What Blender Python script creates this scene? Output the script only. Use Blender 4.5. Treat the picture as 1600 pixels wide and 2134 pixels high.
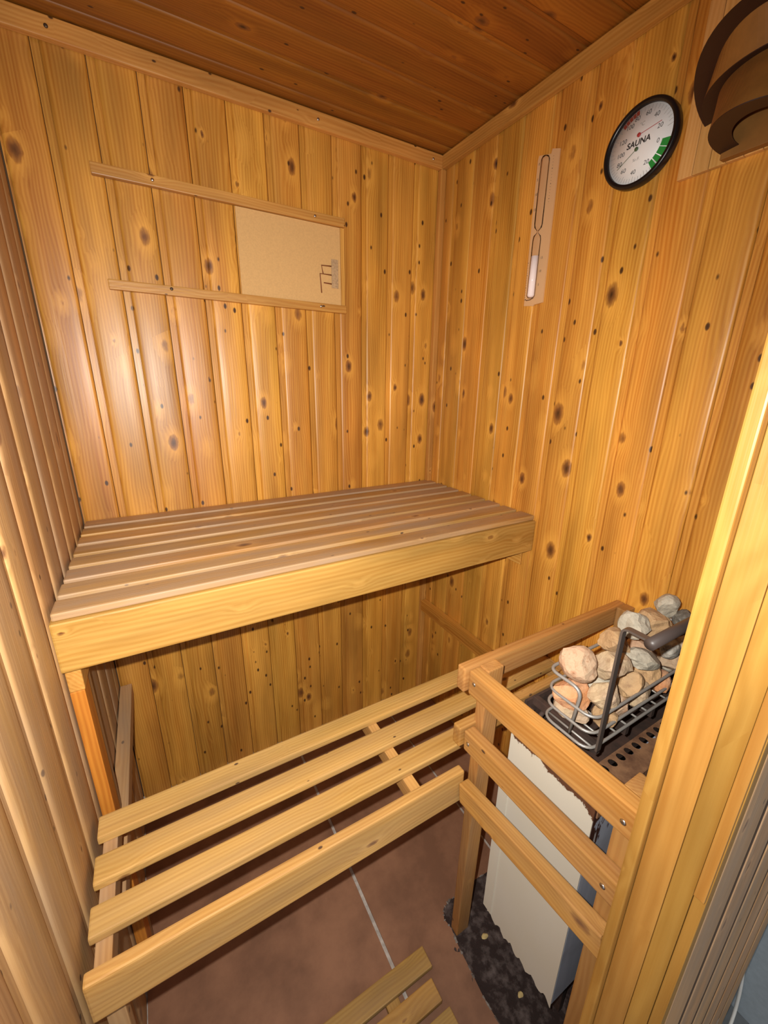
import bpy, bmesh, math, random
from mathutils import Vector, Matrix

random.seed(7)
scene = bpy.context.scene
for o in list(bpy.data.objects):
    bpy.data.objects.remove(o, do_unlink=True)
COL = scene.collection

# ------------------------------------------------------------------ camera
CAM = Vector((-1.0893, -1.4787, 1.3914))
YAW, PITCH, ROLL, FPX = 0.5243, -0.3043, 0.0140, 844.79
_f = Vector((math.sin(YAW) * math.cos(PITCH), math.cos(YAW) * math.cos(PITCH), math.sin(PITCH)))
_r = Vector((math.cos(YAW), -math.sin(YAW), 0))
_u = _r.cross(_f)
R_ = _r * math.cos(ROLL) + _u * math.sin(ROLL)
U_ = -_r * math.sin(ROLL) + _u * math.cos(ROLL)
cd = bpy.data.cameras.new('camera')
cd.sensor_fit = 'HORIZONTAL'
cd.sensor_width = 36.0
cd.lens = FPX * 36.0 / 1600.0
cd.clip_start = 0.02
cam = bpy.data.objects.new('camera', cd)
m = Matrix((R_, U_, -_f)).transposed().to_4x4()
m.translation = CAM
cam.matrix_world = m
COL.objects.link(cam)
scene.camera = cam

# ------------------------------------------------------------------ world and light
world = bpy.data.worlds.new('world')
scene.world = world
world.use_nodes = True
bg = world.node_tree.nodes['Background']
bg.inputs[0].default_value = (0.93, 0.95, 1.0, 1)
bg.inputs[1].default_value = 0.65

# the phone's flash, a hand's breadth beside the lens
fl = bpy.data.lights.new('phone_flash', 'SPOT')
fl.energy = 90.0
fl.color = (1.0, 0.965, 0.90)
fl.spot_size = math.radians(156)
fl.spot_blend = 1.0
fl.shadow_soft_size = 0.006
flo = bpy.data.objects.new('phone_flash', fl)
m2 = m @ Matrix.Rotation(math.radians(-3), 4, 'X') @ Matrix.Rotation(math.radians(8), 4, 'Y')   # the LED points a little low and left of the lens axis
m2.translation = CAM - R_ * 0.040 + U_ * 0.030
flo.matrix_world = m2
COL.objects.link(flo)

scene.view_settings.view_transform = 'Standard'
scene.view_settings.look = 'None'
scene.view_settings.gamma = 1.0
scene.view_settings.use_curve_mapping = False
scene.view_settings.exposure = 0.0

# ------------------------------------------------------------------ helpers
def link(name, data, mat=None, parent=None, loc=(0, 0, 0), rot=None, mtx=None):
    o = bpy.data.objects.new(name, data)
    COL.objects.link(o)
    if mat is not None and data is not None and hasattr(data, 'materials') and len(data.materials) == 0:
        data.materials.append(mat)
    if parent is not None:
        o.parent = parent
    if mtx is not None:
        o.matrix_local = mtx
    else:
        o.location = loc
        if rot is not None:
            o.rotation_euler = rot
    return o

def tag(o, label, cat, group=None, kind=None):
    o['label'] = label
    o['category'] = cat
    if group: o['group'] = group
    if kind: o['kind'] = kind
    return o

def thing(name, label, cat, loc=(0, 0, 0), group=None, kind=None):
    o = link(name, None, loc=loc)
    o.empty_display_size = 0.05
    return tag(o, label, cat, group, kind)

def mesh_from(name, verts, faces, smooth=False):
    me = bpy.data.meshes.new(name)
    me.from_pydata([tuple(v) for v in verts], [], faces)
    me.update()
    if smooth:
        me.polygons.foreach_set('use_smooth', [True] * len(me.polygons))
    return me

def bm_mesh(name, bm, smooth=False):
    bmesh.ops.recalc_face_normals(bm, faces=bm.faces)
    me = bpy.data.meshes.new(name)
    bm.to_mesh(me)
    bm.free()
    if smooth:
        me.polygons.foreach_set('use_smooth', [True] * len(me.polygons))
    return me

_boxcache = {}
def box_mesh(sx, sy, sz, bev=0.002, seg=2):
    key = (round(sx, 4), round(sy, 4), round(sz, 4), bev, seg)
    bm = bmesh.new()
    bmesh.ops.create_cube(bm, size=1.0)
    bmesh.ops.scale(bm, vec=(sx, sy, sz), verts=bm.verts)
    if bev > 0:
        bmesh.ops.bevel(bm, geom=list(bm.edges), offset=bev, segments=seg, affect='EDGES', profile=0.6)
    return bm_mesh('box', bm)

def beam(name, x, y, z, mat, parent=None, axis='x', bev=0.002, tilt=0.0, origin=(0, 0, 0)):
    """A chamfered timber between coordinate ranges; its grain runs along the local X axis."""
    sx, sy, sz = abs(x[1] - x[0]), abs(y[1] - y[0]), abs(z[1] - z[0])
    c = Vector(((x[0] + x[1]) / 2, (y[0] + y[1]) / 2, (z[0] + z[1]) / 2)) - Vector(origin)
    if axis == 'x':
        me = box_mesh(sx, sy, sz, bev); rot = Matrix.Identity(3)
        if tilt: rot = Matrix.Rotation(tilt, 3, 'Y')
    elif axis == 'y':
        me = box_mesh(sy, sx, sz, bev); rot = Matrix(((0, 1, 0), (-1, 0, 0), (0, 0, 1)))   # local X -> -Y
        if tilt: rot = Matrix.Rotation(tilt, 3, 'X') @ rot
    else:
        me = box_mesh(sz, sx, sy, bev); rot = Matrix(((0, 1, 0), (0, 0, 1), (1, 0, 0)))   # local X -> Z
    M = rot.to_4x4()
    M.translation = c
    return link(name, me, mat, parent, mtx=M)

def tube_mesh(pts, r, seg=8, closed=False):
    pts = [Vector(p) for p in pts]
    n = len(pts)
    verts, faces = [], []
    prev = None
    for i, p in enumerate(pts):
        if closed:
            t = (pts[(i + 1) % n] - pts[i - 1]).normalized()
        else:
            t = (pts[min(i + 1, n - 1)] - pts[max(i - 1, 0)]).normalized()
        if prev is None:
            a = t.orthogonal().normalized()
        else:
            a = (prev - t * prev.dot(t)).normalized()
        prev = a
        b = t.cross(a)
        for k in range(seg):
            w = 2 * math.pi * k / seg
            verts.append(p + (a * math.cos(w) + b * math.sin(w)) * r)
    last = n if closed else n - 1
    for i in range(last):
        j = (i + 1) % n
        for k in range(seg):
            l = (k + 1) % seg
            faces.append((i * seg + k, i * seg + l, j * seg + l, j * seg + k))
    if not closed:
        faces.append(tuple(range(seg - 1, -1, -1)))
        faces.append(tuple((n - 1) * seg + k for k in range(seg)))
    return mesh_from('tube', verts, faces, True)

def round_path(pts, rad, n=5, closed=False):
    """Round the corners of a polyline."""
    pts = [Vector(p) for p in pts]
    out = []
    N = len(pts)
    for i, p in enumerate(pts):
        if not closed and i in (0, N - 1):
            out.append(p); continue
        a, b = pts[i - 1], pts[(i + 1) % N]
        d1, d2 = (a - p), (b - p)
        r = min(rad, d1.length * 0.45, d2.length * 0.45)
        s, e = p + d1.normalized() * r, p + d2.normalized() * r
        for k in range(n + 1):
            t = k / n
            out.append(s * (1 - t) ** 2 + p * 2 * t * (1 - t) + e * t * t)
    return out

def lathe_mesh(prof, seg=48, smooth=True, close=False):
    """prof: (radius, height) pairs turned about Z."""
    verts, faces = [], []
    n = len(prof)
    for k in range(seg):
        w = 2 * math.pi * k / seg
        for r, h in prof:
            verts.append((r * math.cos(w), r * math.sin(w), h))
    for k in range(seg):
        l = (k + 1) % seg
        for i in range(n - 1 if not close else n):
            j = (i + 1) % n
            faces.append((k * n + i, l * n + i, l * n + j, k * n + j))
    return mesh_from('lathe', verts, faces, smooth)

def prism_mesh(poly, h, z0=0.0):
    n = len(poly)
    v = [(p[0], p[1], z0) for p in poly] + [(p[0], p[1], z0 + h) for p in poly]
    f = [tuple(range(n - 1, -1, -1)), tuple(range(n, 2 * n))]
    for i in range(n):
        j = (i + 1) % n
        f.append((i, j, n + j, n + i))
    return mesh_from('prism', v, f)

# ------------------------------------------------------------------ materials
def new_mat(name):
    mt = bpy.data.materials.new(name)
    mt.use_nodes = True
    nt = mt.node_tree
    return mt, nt, nt.nodes['Principled BSDF']

def N(nt, kind, **kw):
    n = nt.nodes.new(kind)
    for k, v in kw.items():
        setattr(n, k, v)
    return n

def setin(n, **kw):
    for k, v in kw.items():
        n.inputs[k].default_value = v

def math_node(nt, op, a, b=None, c=None, clamp=False):
    n = N(nt, 'ShaderNodeMath', operation=op, use_clamp=clamp)
    for i, v in enumerate((a, b, c)):
        if v is None: continue
        if isinstance(v, (int, float)): n.inputs[i].default_value = v
        else: nt.links.new(v, n.inputs[i])
    return n.outputs[0]

def mix_col(nt, fac, a, b, mode='MIX'):
    n = N(nt, 'ShaderNodeMix', data_type='RGBA', blend_type=mode)
    for s, v in ((0, fac), (6, a), (7, b)):
        if isinstance(v, (int, float)): n.inputs[s].default_value = v
        elif isinstance(v, tuple): n.inputs[s].default_value = (*v, 1) if len(v) == 3 else v
        else: nt.links.new(v, n.inputs[s])
    return n.outputs[2]

def ramp(nt, src, stops):
    n = N(nt, 'ShaderNodeValToRGB')
    el = n.color_ramp.elements
    while len(el) < len(stops): el.new(0.5)
    for e, (p, c) in zip(el, stops):
        e.position = p
        e.color = (*c, 1) if len(c) == 3 else c
    nt.links.new(src, n.inputs[0])
    return n.outputs[0]

def scaled(nt, vec, s):
    n = N(nt, 'ShaderNodeVectorMath', operation='MULTIPLY')
    nt.links.new(vec, n.inputs[0])
    n.inputs[1].default_value = s
    return n.outputs[0]

def noise(nt, vec, scale=1.0, detail=3.0, rough=0.5, dim='3D'):
    n = N(nt, 'ShaderNodeTexNoise', noise_dimensions=dim)
    nt.links.new(vec, n.inputs['Vector'])
    setin(n, Scale=scale, Detail=detail, Roughness=rough)
    return n.outputs[0]

def pine(name, light, dark, rough=0.38, knots=0.16, vary=0.30, grey=0.0, kscale=(7.0, 12.5, 12.5), coat=0.0, ringfreq=760.0):
    """Knotty softwood; the grain runs along each timber's own X axis."""
    mt, nt, bs = new_mat(name)
    L = nt.links.new
    tc = N(nt, 'ShaderNodeTexCoord')
    oi = N(nt, 'ShaderNodeObjectInfo')
    off = N(nt, 'ShaderNodeCombineXYZ')
    L(math_node(nt, 'MULTIPLY', oi.outputs['Random'], 41.0), off.inputs[0])
    L(math_node(nt, 'MULTIPLY', oi.outputs['Random'], 173.0), off.inputs[1])
    L(math_node(nt, 'MULTIPLY', oi.outputs['Random'], 67.0), off.inputs[2])
    ad = N(nt, 'ShaderNodeVectorMath', operation='ADD')
    L(tc.outputs['Object'], ad.inputs[0]); L(off.outputs[0], ad.inputs[1])
    P = ad.outputs[0]
    # knots
    vo = N(nt, 'ShaderNodeTexVoronoi', feature='F1')
    L(scaled(nt, P, kscale), vo.inputs['Vector'])
    setin(vo, Scale=1.0, Randomness=1.0)
    wob = noise(nt, scaled(nt, P, (60, 110, 110)), 1.0, 2.0)
    d0 = math_node(nt, 'ADD', vo.outputs['Distance'], math_node(nt, 'MULTIPLY', math_node(nt, 'SUBTRACT', wob, 0.5), 0.09))
    sepc = N(nt, 'ShaderNodeSeparateColor'); L(vo.outputs['Color'], sepc.inputs[0])
    size = math_node(nt, 'MULTIPLY_ADD', math_node(nt, 'POWER', sepc.outputs[0], 1.6), 1.05, 0.38)
    d = math_node(nt, 'DIVIDE', d0, size)
    # grain lines, bending round the knots
    sep = N(nt, 'ShaderNodeSeparateXYZ'); L(P, sep.inputs[0])
    push = math_node(nt, 'MULTIPLY', math_node(nt, 'POWER', math_node(nt, 'SUBTRACT', 1.0, math_node(nt, 'MULTIPLY', d, 1.7, clamp=True)), 2.0), 0.022)
    low = noise(nt, scaled(nt, P, (1.6, 9.0, 9.0)), 1.0, 2.0)
    yy = math_node(nt, 'ADD', math_node(nt, 'ADD', sep.outputs[1], push), math_node(nt, 'MULTIPLY', low, 0.055))
    zz = math_node(nt, 'MULTIPLY', sep.outputs[2], 0.8)
    rings = math_node(nt, 'MULTIPLY_ADD', math_node(nt, 'SINE', math_node(nt, 'MULTIPLY', math_node(nt, 'ADD', yy, zz), ringfreq)), 0.5, 0.5)
    fib = noise(nt, scaled(nt, P, (3.0, 160.0, 160.0)), 1.0, 3.0, 0.6)
    broad = noise(nt, scaled(nt, P, (1.1, 26.0, 26.0)), 1.0, 2.0)
    g = math_node(nt, 'ADD', math_node(nt, 'MULTIPLY', rings, 0.22), math_node(nt, 'ADD', math_node(nt, 'MULTIPLY', fib, 0.45), math_node(nt, 'MULTIPLY', broad, 0.75)))
    g = math_node(nt, 'MULTIPLY_ADD', g, 1.8, -0.82, clamp=True)
    col = mix_col(nt, g, light, dark)
    cloud = noise(nt, scaled(nt, P, (2.2, 13.0, 13.0)), 1.0, 3.0, 0.55)
    # tone of the single board
    v = math_node(nt, 'MULTIPLY', math_node(nt, 'MULTIPLY_ADD', oi.outputs['Random'], vary, 1.0 - vary * 0.5), math_node(nt, 'MULTIPLY_ADD', cloud, 1.15, 0.44))
    hs = N(nt, 'ShaderNodeHueSaturation')
    L(col, hs.inputs['Color']); L(v, hs.inputs['Value'])
    L(math_node(nt, 'MULTIPLY_ADD', math_node(nt, 'FRACT', math_node(nt, 'MULTIPLY', oi.outputs['Random'], 7.31)), 0.010, 0.495), hs.inputs['Hue'])
    col = hs.outputs[0]
    # pale halo, brown ring, dark heart
    k = knots
    halo = ramp(nt, d, [(0.0, (0, 0, 0)), (k * 1.0, (0.0, 0, 0)), (k * 1.25, (1, 1, 1)), (k * 2.6, (0, 0, 0))])
    col = mix_col(nt, math_node(nt, 'MULTIPLY', halo, 0.45), col, tuple(min(1, c * 1.25) for c in light))
    core = ramp(nt, d, [(0.0, (1, 1, 1)), (k * 0.55, (0.92, 0.92, 0.92)), (k * 0.95, (0.45, 0.45, 0.45)), (k * 1.15, (0, 0, 0))])
    kc = mix_col(nt, ramp(nt, d, [(0.0, (0, 0, 0)), (k * 0.75, (1, 1, 1))]), (0.028, 0.010, 0.004), (0.20, 0.07, 0.018))
    col = mix_col(nt, core, col, kc)
    v2 = N(nt, 'ShaderNodeTexVoronoi', feature='F1')
    L(scaled(nt, P, tuple(2.1 * a_ for a_ in kscale)), v2.inputs['Vector']); setin(v2, Scale=1.0, Randomness=1.0)
    pin = ramp(nt, v2.outputs['Distance'], [(0.0, (1, 1, 1)), (k * 0.62, (0.9, 0.9, 0.9)), (k * 0.95, (0, 0, 0))])
    sp2 = N(nt, 'ShaderNodeSeparateColor'); L(v2.outputs['Color'], sp2.inputs[0])
    pin = math_node(nt, 'MULTIPLY', pin, math_node(nt, 'GREATER_THAN', sp2.outputs[1], 0.45))
    col = mix_col(nt, pin, col, (0.045, 0.016, 0.006))
    if grey > 0:
        gr = noise(nt, scaled(nt, P, (2.5, 14.0, 14.0)), 1.0, 4.0, 0.6)
        gr = ramp(nt, gr, [(0.35, (0, 0, 0)), (0.68, (grey, grey, grey))])
        col = mix_col(nt, gr, col, (0.36, 0.255, 0.17))
    L(col, bs.inputs['Base Color'])
    rr = math_node(nt, 'MULTIPLY_ADD', broad, 0.22, rough - 0.10)
    L(rr, bs.inputs['Roughness'])
    bs.inputs['Specular IOR Level'].default_value = 0.45
    if coat: 
        bs.inputs['Coat Weight'].default_value = coat
        bs.inputs['Coat Roughness'].default_value = 0.36
    bp = N(nt, 'ShaderNodeBump')
    setin(bp, Strength=0.25, Distance=0.002)
    L(math_node(nt, 'ADD', math_node(nt, 'ADD', fib, math_node(nt, 'MULTIPLY', core, -0.4)), math_node(nt, 'MULTIPLY', low, 3.0)), bp.inputs['Height'])
    L(bp.outputs[0], bs.inputs['Normal'])
    return mt

def plain(name, col, rough=0.5, metal=0.0, spec=0.5, mottle=0.0, mscale=30.0, bump=0.0, col2=None, cut=(0.36, 0.64)):
    mt, nt, bs = new_mat(name)
    bs.inputs['Roughness'].default_value = rough
    bs.inputs['Metallic'].default_value = metal
    bs.inputs['Specular IOR Level'].default_value = spec
    bs.inputs['Base Color'].default_value = (*col, 1)
    if mottle > 0 or bump > 0 or col2:
        tc = N(nt, 'ShaderNodeTexCoord')
        n = noise(nt, tc.outputs['Object'], mscale, 6.0, 0.62)
        c2 = col2 or tuple(c * (1 - mottle) for c in col)
        c = mix_col(nt, ramp(nt, n, [(cut[0], (0, 0, 0)), (cut[1], (1, 1, 1))]), col, c2)
        nt.links.new(c, bs.inputs['Base Color'])
        if bump > 0:
            bp = N(nt, 'ShaderNodeBump')
            setin(bp, Strength=bump, Distance=0.004)
            nt.links.new(n, bp.inputs['Height'])
            nt.links.new(bp.outputs[0], bs.inputs['Normal'])
    return mt

def clear_glass(name, tint=(1, 1, 1), gloss=0.10):
    mt = bpy.data.materials.new(name)
    mt.use_nodes = True
    nt = mt.node_tree
    nt.nodes.clear()
    out = N(nt, 'ShaderNodeOutputMaterial')
    tr = N(nt, 'ShaderNodeBsdfTransparent'); tr.inputs[0].default_value = (*tint, 1)
    gl = N(nt, 'ShaderNodeBsdfGlossy'); gl.inputs['Roughness'].default_value = 0.04
    lw = N(nt, 'ShaderNodeFresnel'); lw.inputs[0].default_value = 1.22
    mx = N(nt, 'ShaderNodeMixShader')
    nt.links.new(lw.outputs[0], mx.inputs[0])
    nt.links.new(tr.outputs[0], mx.inputs[1]); nt.links.new(gl.outputs[0], mx.inputs[2])
    nt.links.new(mx.outputs[0], out.inputs[0])
    return mt

M_WALL = pine('pine_wall', (0.66, 0.325, 0.055), (0.41, 0.150, 0.014), rough=0.40, knots=0.150, vary=0.26, coat=0.22)
M_LEFT = pine('pine_wall_dull', (0.52, 0.30, 0.115), (0.36, 0.18, 0.060), rough=0.55, knots=0.12, vary=0.2, grey=0.6)
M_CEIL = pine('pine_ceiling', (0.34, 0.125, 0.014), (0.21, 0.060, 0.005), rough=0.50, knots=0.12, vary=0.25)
M_TRIM = pine('pine_trim', (0.60, 0.31, 0.075), (0.43, 0.175, 0.028), rough=0.45, knots=0.10, vary=0.15)
M_FASC = pine('pine_fascia', (0.49, 0.275, 0.072), (0.34, 0.155, 0.027), rough=0.40, knots=0.10, vary=0.08, ringfreq=620.0)
M_SLAT = pine('pine_bench_slat', (0.56, 0.320, 0.095), (0.40, 0.195, 0.045), rough=0.50, knots=0.09, vary=0.12, grey=0.25)
M_SLATW = pine('pine_bench_slat_worn', (0.52, 0.285, 0.090), (0.35, 0.165, 0.040), rough=0.52, knots=0.10, vary=0.14, grey=0.85)
M_GUARD = pine('pine_guard', (0.46, 0.235, 0.060), (0.33, 0.135, 0.023), rough=0.46, knots=0.11, vary=0.14, grey=0.2)
M_POST = pine('pine_orange_post', (0.66, 0.27, 0.035), (0.40, 0.12, 0.012), rough=0.45, knots=0.08, vary=0.05)
M_JAMB = pine('pine_jamb', (0.41, 0.215, 0.046), (0.31, 0.140, 0.022), rough=0.42, knots=0.03, vary=0.16, ringfreq=420.0)
M_OUT = pine('pine_outside', (0.68, 0.38, 0.18), (0.48, 0.24, 0.095), rough=0.55, knots=0.10, vary=0.15, grey=0.7)
M_DUCK = pine('pine_duckboard', (0.44, 0.25, 0.055), (0.32, 0.16, 0.03), rough=0.6, knots=0.05, vary=0.1, grey=0.3)
M_DARKW = plain('dark_backing', (0.09, 0.045, 0.018), 0.9)
M_TILE = plain('terracotta_tile', (0.315, 0.155, 0.085), 0.62, mottle=0.35, mscale=7.0, bump=0.10, col2=(0.20, 0.095, 0.052))
M_GROUT = plain('pale_grout', (0.58, 0.52, 0.46), 0.9, mottle=0.35, mscale=60.0, bump=0.3)
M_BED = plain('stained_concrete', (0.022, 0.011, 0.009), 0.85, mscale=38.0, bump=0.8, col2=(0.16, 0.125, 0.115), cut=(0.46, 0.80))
M_MORTAR = plain('broken_mortar', (0.30, 0.27, 0.24), 0.9, mscale=55.0, bump=0.7, col2=(0.10, 0.075, 0.06))
M_CHIP = plain('yellow_chip', (0.62, 0.47, 0.20), 0.8, mottle=0.3, mscale=80.0)
M_BLACK = plain('black_plastic', (0.006, 0.006, 0.007), 0.32)
M_DIAL = plain('dial_white', (0.86, 0.87, 0.87), 0.45)
M_INK = plain('dial_ink', (0.035, 0.035, 0.035), 0.6)
M_INKG = plain('dial_ink_grey', (0.26, 0.24, 0.22), 0.6)
M_GREEN = plain('dial_green', (0.02, 0.29, 0.05), 0.5)
M_RED = plain('dial_red', (0.20, 0.035, 0.022), 0.5)
M_NEEDR = plain('needle_red', (0.42, 0.04, 0.04), 0.4)
M_NEEDG = plain('needle_green', (0.06, 0.11, 0.05), 0.4)
M_GLASS = clear_glass('clear_glass')
M_TUBE = clear_glass('timer_glass', (0.98, 0.97, 0.96))
M_SAND = plain('white_sand', (0.86, 0.73, 0.70), 0.8)
M_ACRYL = plain('beige_plastic', (0.66, 0.40, 0.20), 0.38)
M_PANEL = plain('beige_hardboard', (0.66, 0.395, 0.150), 0.75, mottle=0.10, mscale=220.0, bump=0.10)
M_TWIG = plain('brown_twig', (0.20, 0.055, 0.012), 0.7)
M_PLAQ = plain('pale_relief', (0.55, 0.36, 0.19), 0.8, mottle=0.35, mscale=160.0, bump=0.5)
M_STEEL = plain('steel', (0.60, 0.58, 0.55), 0.28, metal=1.0)
M_WIRE = plain('galvanised_wire', (0.36, 0.34, 0.31), 0.45, metal=0.45)
M_BAR = plain('dark_flat_bar', (0.15, 0.125, 0.11), 0.4, metal=0.6)
M_GRIP = plain('dark_grip', (0.060, 0.045, 0.040), 0.45)
M_RUST = plain('rusty_steel', (0.30, 0.155, 0.075), 0.75, metal=0.1, mscale=26.0, bump=0.35, col2=(0.13, 0.058, 0.03))
M_RUSTD = plain('dark_rust', (0.060, 0.030, 0.020), 0.8, mscale=24.0, bump=0.4, col2=(0.024, 0.014, 0.010))
M_HOLE = plain('hole_dark', (0.035, 0.014, 0.009), 0.9)
M_VEN = plain('veneer', (0.28, 0.125, 0.026), 0.55, mottle=0.25, mscale=18.0)
M_VEND = plain('veneer_dark', (0.030, 0.009, 0.004), 0.6)
M_LPLATE = pine('lamp_slats', (0.64, 0.37, 0.12), (0.50, 0.25, 0.06), rough=0.5, knots=0.03, vary=0.06)
M_WHITE = plain('white_clip', (0.75, 0.73, 0.70), 0.4)
M_BLUEW = plain('grey_blue_plaster', (0.36, 0.41, 0.44), 0.8, mottle=0.12, mscale=60.0, bump=0.2)
M_GREYF = plain('grey_floor', (0.19, 0.205, 0.21), 0.7, mottle=0.2, mscale=30.0)
M_CORD = plain('white_cord', (0.72, 0.70, 0.64), 0.6)
M_SCREW = plain('dark_screw', (0.10, 0.065, 0.04), 0.45, metal=0.6)
M_ENDG = plain('end_grain', (0.52, 0.33, 0.16), 0.7, mottle=0.3, mscale=45.0)

def white_enamel():
    """Cream enamel sheet, rust eating in along its top edge."""
    mt, nt, bs = new_mat('cream_enamel')
    L = nt.links.new
    tc = N(nt, 'ShaderNodeTexCoord')
    sep = N(nt, 'ShaderNodeSeparateXYZ'); L(tc.outputs['Object'], sep.inputs[0])
    n = noise(nt, tc.outputs['Object'], 34.0, 6.0, 0.65)
    n2 = noise(nt, tc.outputs['Object'], 6.0, 3.0)
    e = math_node(nt, 'ADD', math_node(nt, 'MULTIPLY_ADD', sep.outputs[2], 26.0, -26.0 * 0.604), math_node(nt, 'MULTIPLY_ADD', n, 2.2, -1.1))
    e2 = math_node(nt, 'ADD', math_node(nt, 'MULTIPLY_ADD', sep.outputs[1], -22.0, -22.0 * 1.178), math_node(nt, 'MULTIPLY_ADD', sep.outputs[2], 14.0, -14.0 * 0.60))
    e = math_node(nt, 'MAXIMUM', e, math_node(nt, 'ADD', e2, math_node(nt, 'MULTIPLY_ADD', n, 2.0, -1.0)))
    fac = ramp(nt, e, [(0.42, (0, 0, 0)), (0.5, (1, 1, 1))])
    c = mix_col(nt, n2, (0.66, 0.60, 0.46), (0.70, 0.66, 0.58))
    rc = mix_col(nt, n, (0.20, 0.085, 0.04), (0.055, 0.022, 0.016))
    L(mix_col(nt, fac, c, rc), bs.inputs['Base Color'])
    bs.inputs['Roughness'].default_value = 0.42
    bp = N(nt, 'ShaderNodeBump'); setin(bp, Strength=0.3, Distance=0.003)
    L(fac, bp.inputs['Height']); L(bp.outputs[0], bs.inputs['Normal'])
    return mt
M_ENAM = white_enamel()

def galvanised():
    """Blue-grey galvanised sheet with brushed runs and a brown scab near its top corner."""
    mt, nt, bs = new_mat('galvanised_sheet')
    L = nt.links.new
    tc = N(nt, 'ShaderNodeTexCoord')
    P = tc.outputs['Object']
    st = noise(nt, scaled(nt, P, (70, 70, 5)), 1.0, 4.0, 0.6)
    bl = noise(nt, P, 9.0, 3.0)
    c = mix_col(nt, st, (0.40, 0.44, 0.54), (0.60, 0.62, 0.70))
    c = mix_col(nt, ramp(nt, bl, [(0.5, (0, 0, 0)), (0.7, (0.6, 0.6, 0.6))]), c, (0.33, 0.32, 0.35))
    sep = N(nt, 'ShaderNodeSeparateXYZ'); L(P, sep.inputs[0])
    sc = noise(nt, scaled(nt, P, (42, 42, 14)), 1.0, 5.0, 0.6)
    hgt = math_node(nt, 'MULTIPLY_ADD', sep.outputs[2], 9.0, -9.0 * 0.50)
    lft = math_node(nt, 'MULTIPLY_ADD', sep.outputs[0], -7.0, -7.0 * 0.38)
    e = math_node(nt, 'ADD', math_node(nt, 'MINIMUM', hgt, lft), math_node(nt, 'MULTIPLY_ADD', sc, 2.4, -0.95))
    fac = ramp(nt, e, [(0.44, (0, 0, 0)), (0.52, (1, 1, 1))])
    white = ramp(nt, noise(nt, scaled(nt, P, (60, 60, 7)), 1.0, 3.0), [(0.60, (0, 0, 0)), (0.64, (1, 1, 1))])
    rust = mix_col(nt, white, (0.075, 0.028, 0.018), (0.55, 0.50, 0.48))
    L(mix_col(nt, fac, c, rust), bs.inputs['Base Color'])
    bs.inputs['Metallic'].default_value = 0.05
    bs.inputs['Roughness'].default_value = 0.45
    return mt
M_GALV = galvanised()

def stone_mat(name, a, b, c, s=14.0):
    mt, nt, bs = new_mat(name)
    L = nt.links.new
    tc = N(nt, 'ShaderNodeTexCoord'); oi = N(nt, 'ShaderNodeObjectInfo')
    ad = N(nt, 'ShaderNodeVectorMath', operation='ADD')
    off = N(nt, 'ShaderNodeCombineXYZ')
    for i, k in enumerate((31.0, 57.0, 13.0)): L(math_node(nt, 'MULTIPLY', oi.outputs['Random'], k), off.inputs[i])
    L(tc.outputs['Object'], ad.inputs[0]); L(off.outputs[0], ad.inputs[1])
    n1 = noise(nt, ad.outputs[0], s, 4.0, 0.55)
    n2 = noise(nt, ad.outputs[0], s * 5.5, 5.0, 0.65)
    col = mix_col(nt, ramp(nt, n1, [(0.38, (0, 0, 0)), (0.62, (1, 1, 1))]), a, b)
    col = mix_col(nt, ramp(nt, n2, [(0.52, (0, 0, 0)), (0.72, (0.75, 0.75, 0.75))]), col, c)
    L(col, bs.inputs['Base Color'])
    bs.inputs['Roughness'].default_value = 0.82
    bp = N(nt, 'ShaderNodeBump'); setin(bp, Strength=0.6, Distance=0.004)
    L(math_node(nt, 'ADD', n1, n2), bp.inputs['Height']); L(bp.outputs[0], bs.inputs['Normal'])
    return mt

# ------------------------------------------------------------------ room shell
W, H = 1.30, 2.196
YF_IN, YF_OUT = -1.305, -1.393
PITCHB = 0.108

_pl = {}
def plank_mesh(L, face=0.090, tongue=0.018, length0=0.0):
    key = (round(L, 4), round(face, 4), round(tongue, 4))
    if key in _pl: return _pl[key]
    f = face
    e = min(1.0, f / 0.05)
    prof = [(0.0006, -0.0085), (0.0010, -0.0045), (0.0024 * e, -0.0026), (0.0046 * e, -0.0012), (0.0080 * e, -0.0003), (f * 0.30, 0.0004), (f * 0.5, 0.0006),
            (f * 0.70, 0.0004), (f - 0.0080 * e, -0.0003), (f - 0.0046 * e, -0.0012), (f - 0.0024 * e, -0.0026), (f - 0.0004, -0.0045), (f, -0.0072),
            (f + min(0.0008, tongue * 0.3), -0.0072), (f + min(0.0014, tongue * 0.5), -0.0046),
            (f + tongue - 0.0006, -0.0042), (f + tongue - 0.0006, -0.0135), (0.0006, -0.0135)]
    n = len(prof)
    v = [(0, y, z) for y, z in prof] + [(L, y, z) for y, z in prof]
    fc = [tuple(range(n)), tuple(range(2 * n - 1, n - 1, -1))]
    for i in range(n):
        j = (i + 1) % n
        fc.append((i, n + i, n + j, j))
    me = mesh_from('plank', v, fc)
    bm = bmesh.new(); bm.from_mesh(me); bmesh.ops.recalc_face_normals(bm, faces=bm.faces); bm.to_mesh(me); bm.free()
    me.polygons.foreach_set('use_smooth', [True] * len(me.polygons))
    me.set_sharp_from_angle(angle=math.radians(48))
    _pl[key] = me
    return me

def plank(parent, L, origin, xa, ya, face, tongue, mat, wob=0.0):
    me = plank_mesh(L, face, tongue)
    xa, ya = Vector(xa), Vector(ya)
    M = Matrix((xa, ya, xa.cross(ya))).transposed()
    if wob:
        M = M @ Matrix.Rotation(random.uniform(-wob, wob), 3, 'X')
    M = M.to_4x4(); M.translation = Vector(origin)
    return link('plank', me, mat, parent, mtx=M)

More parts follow.
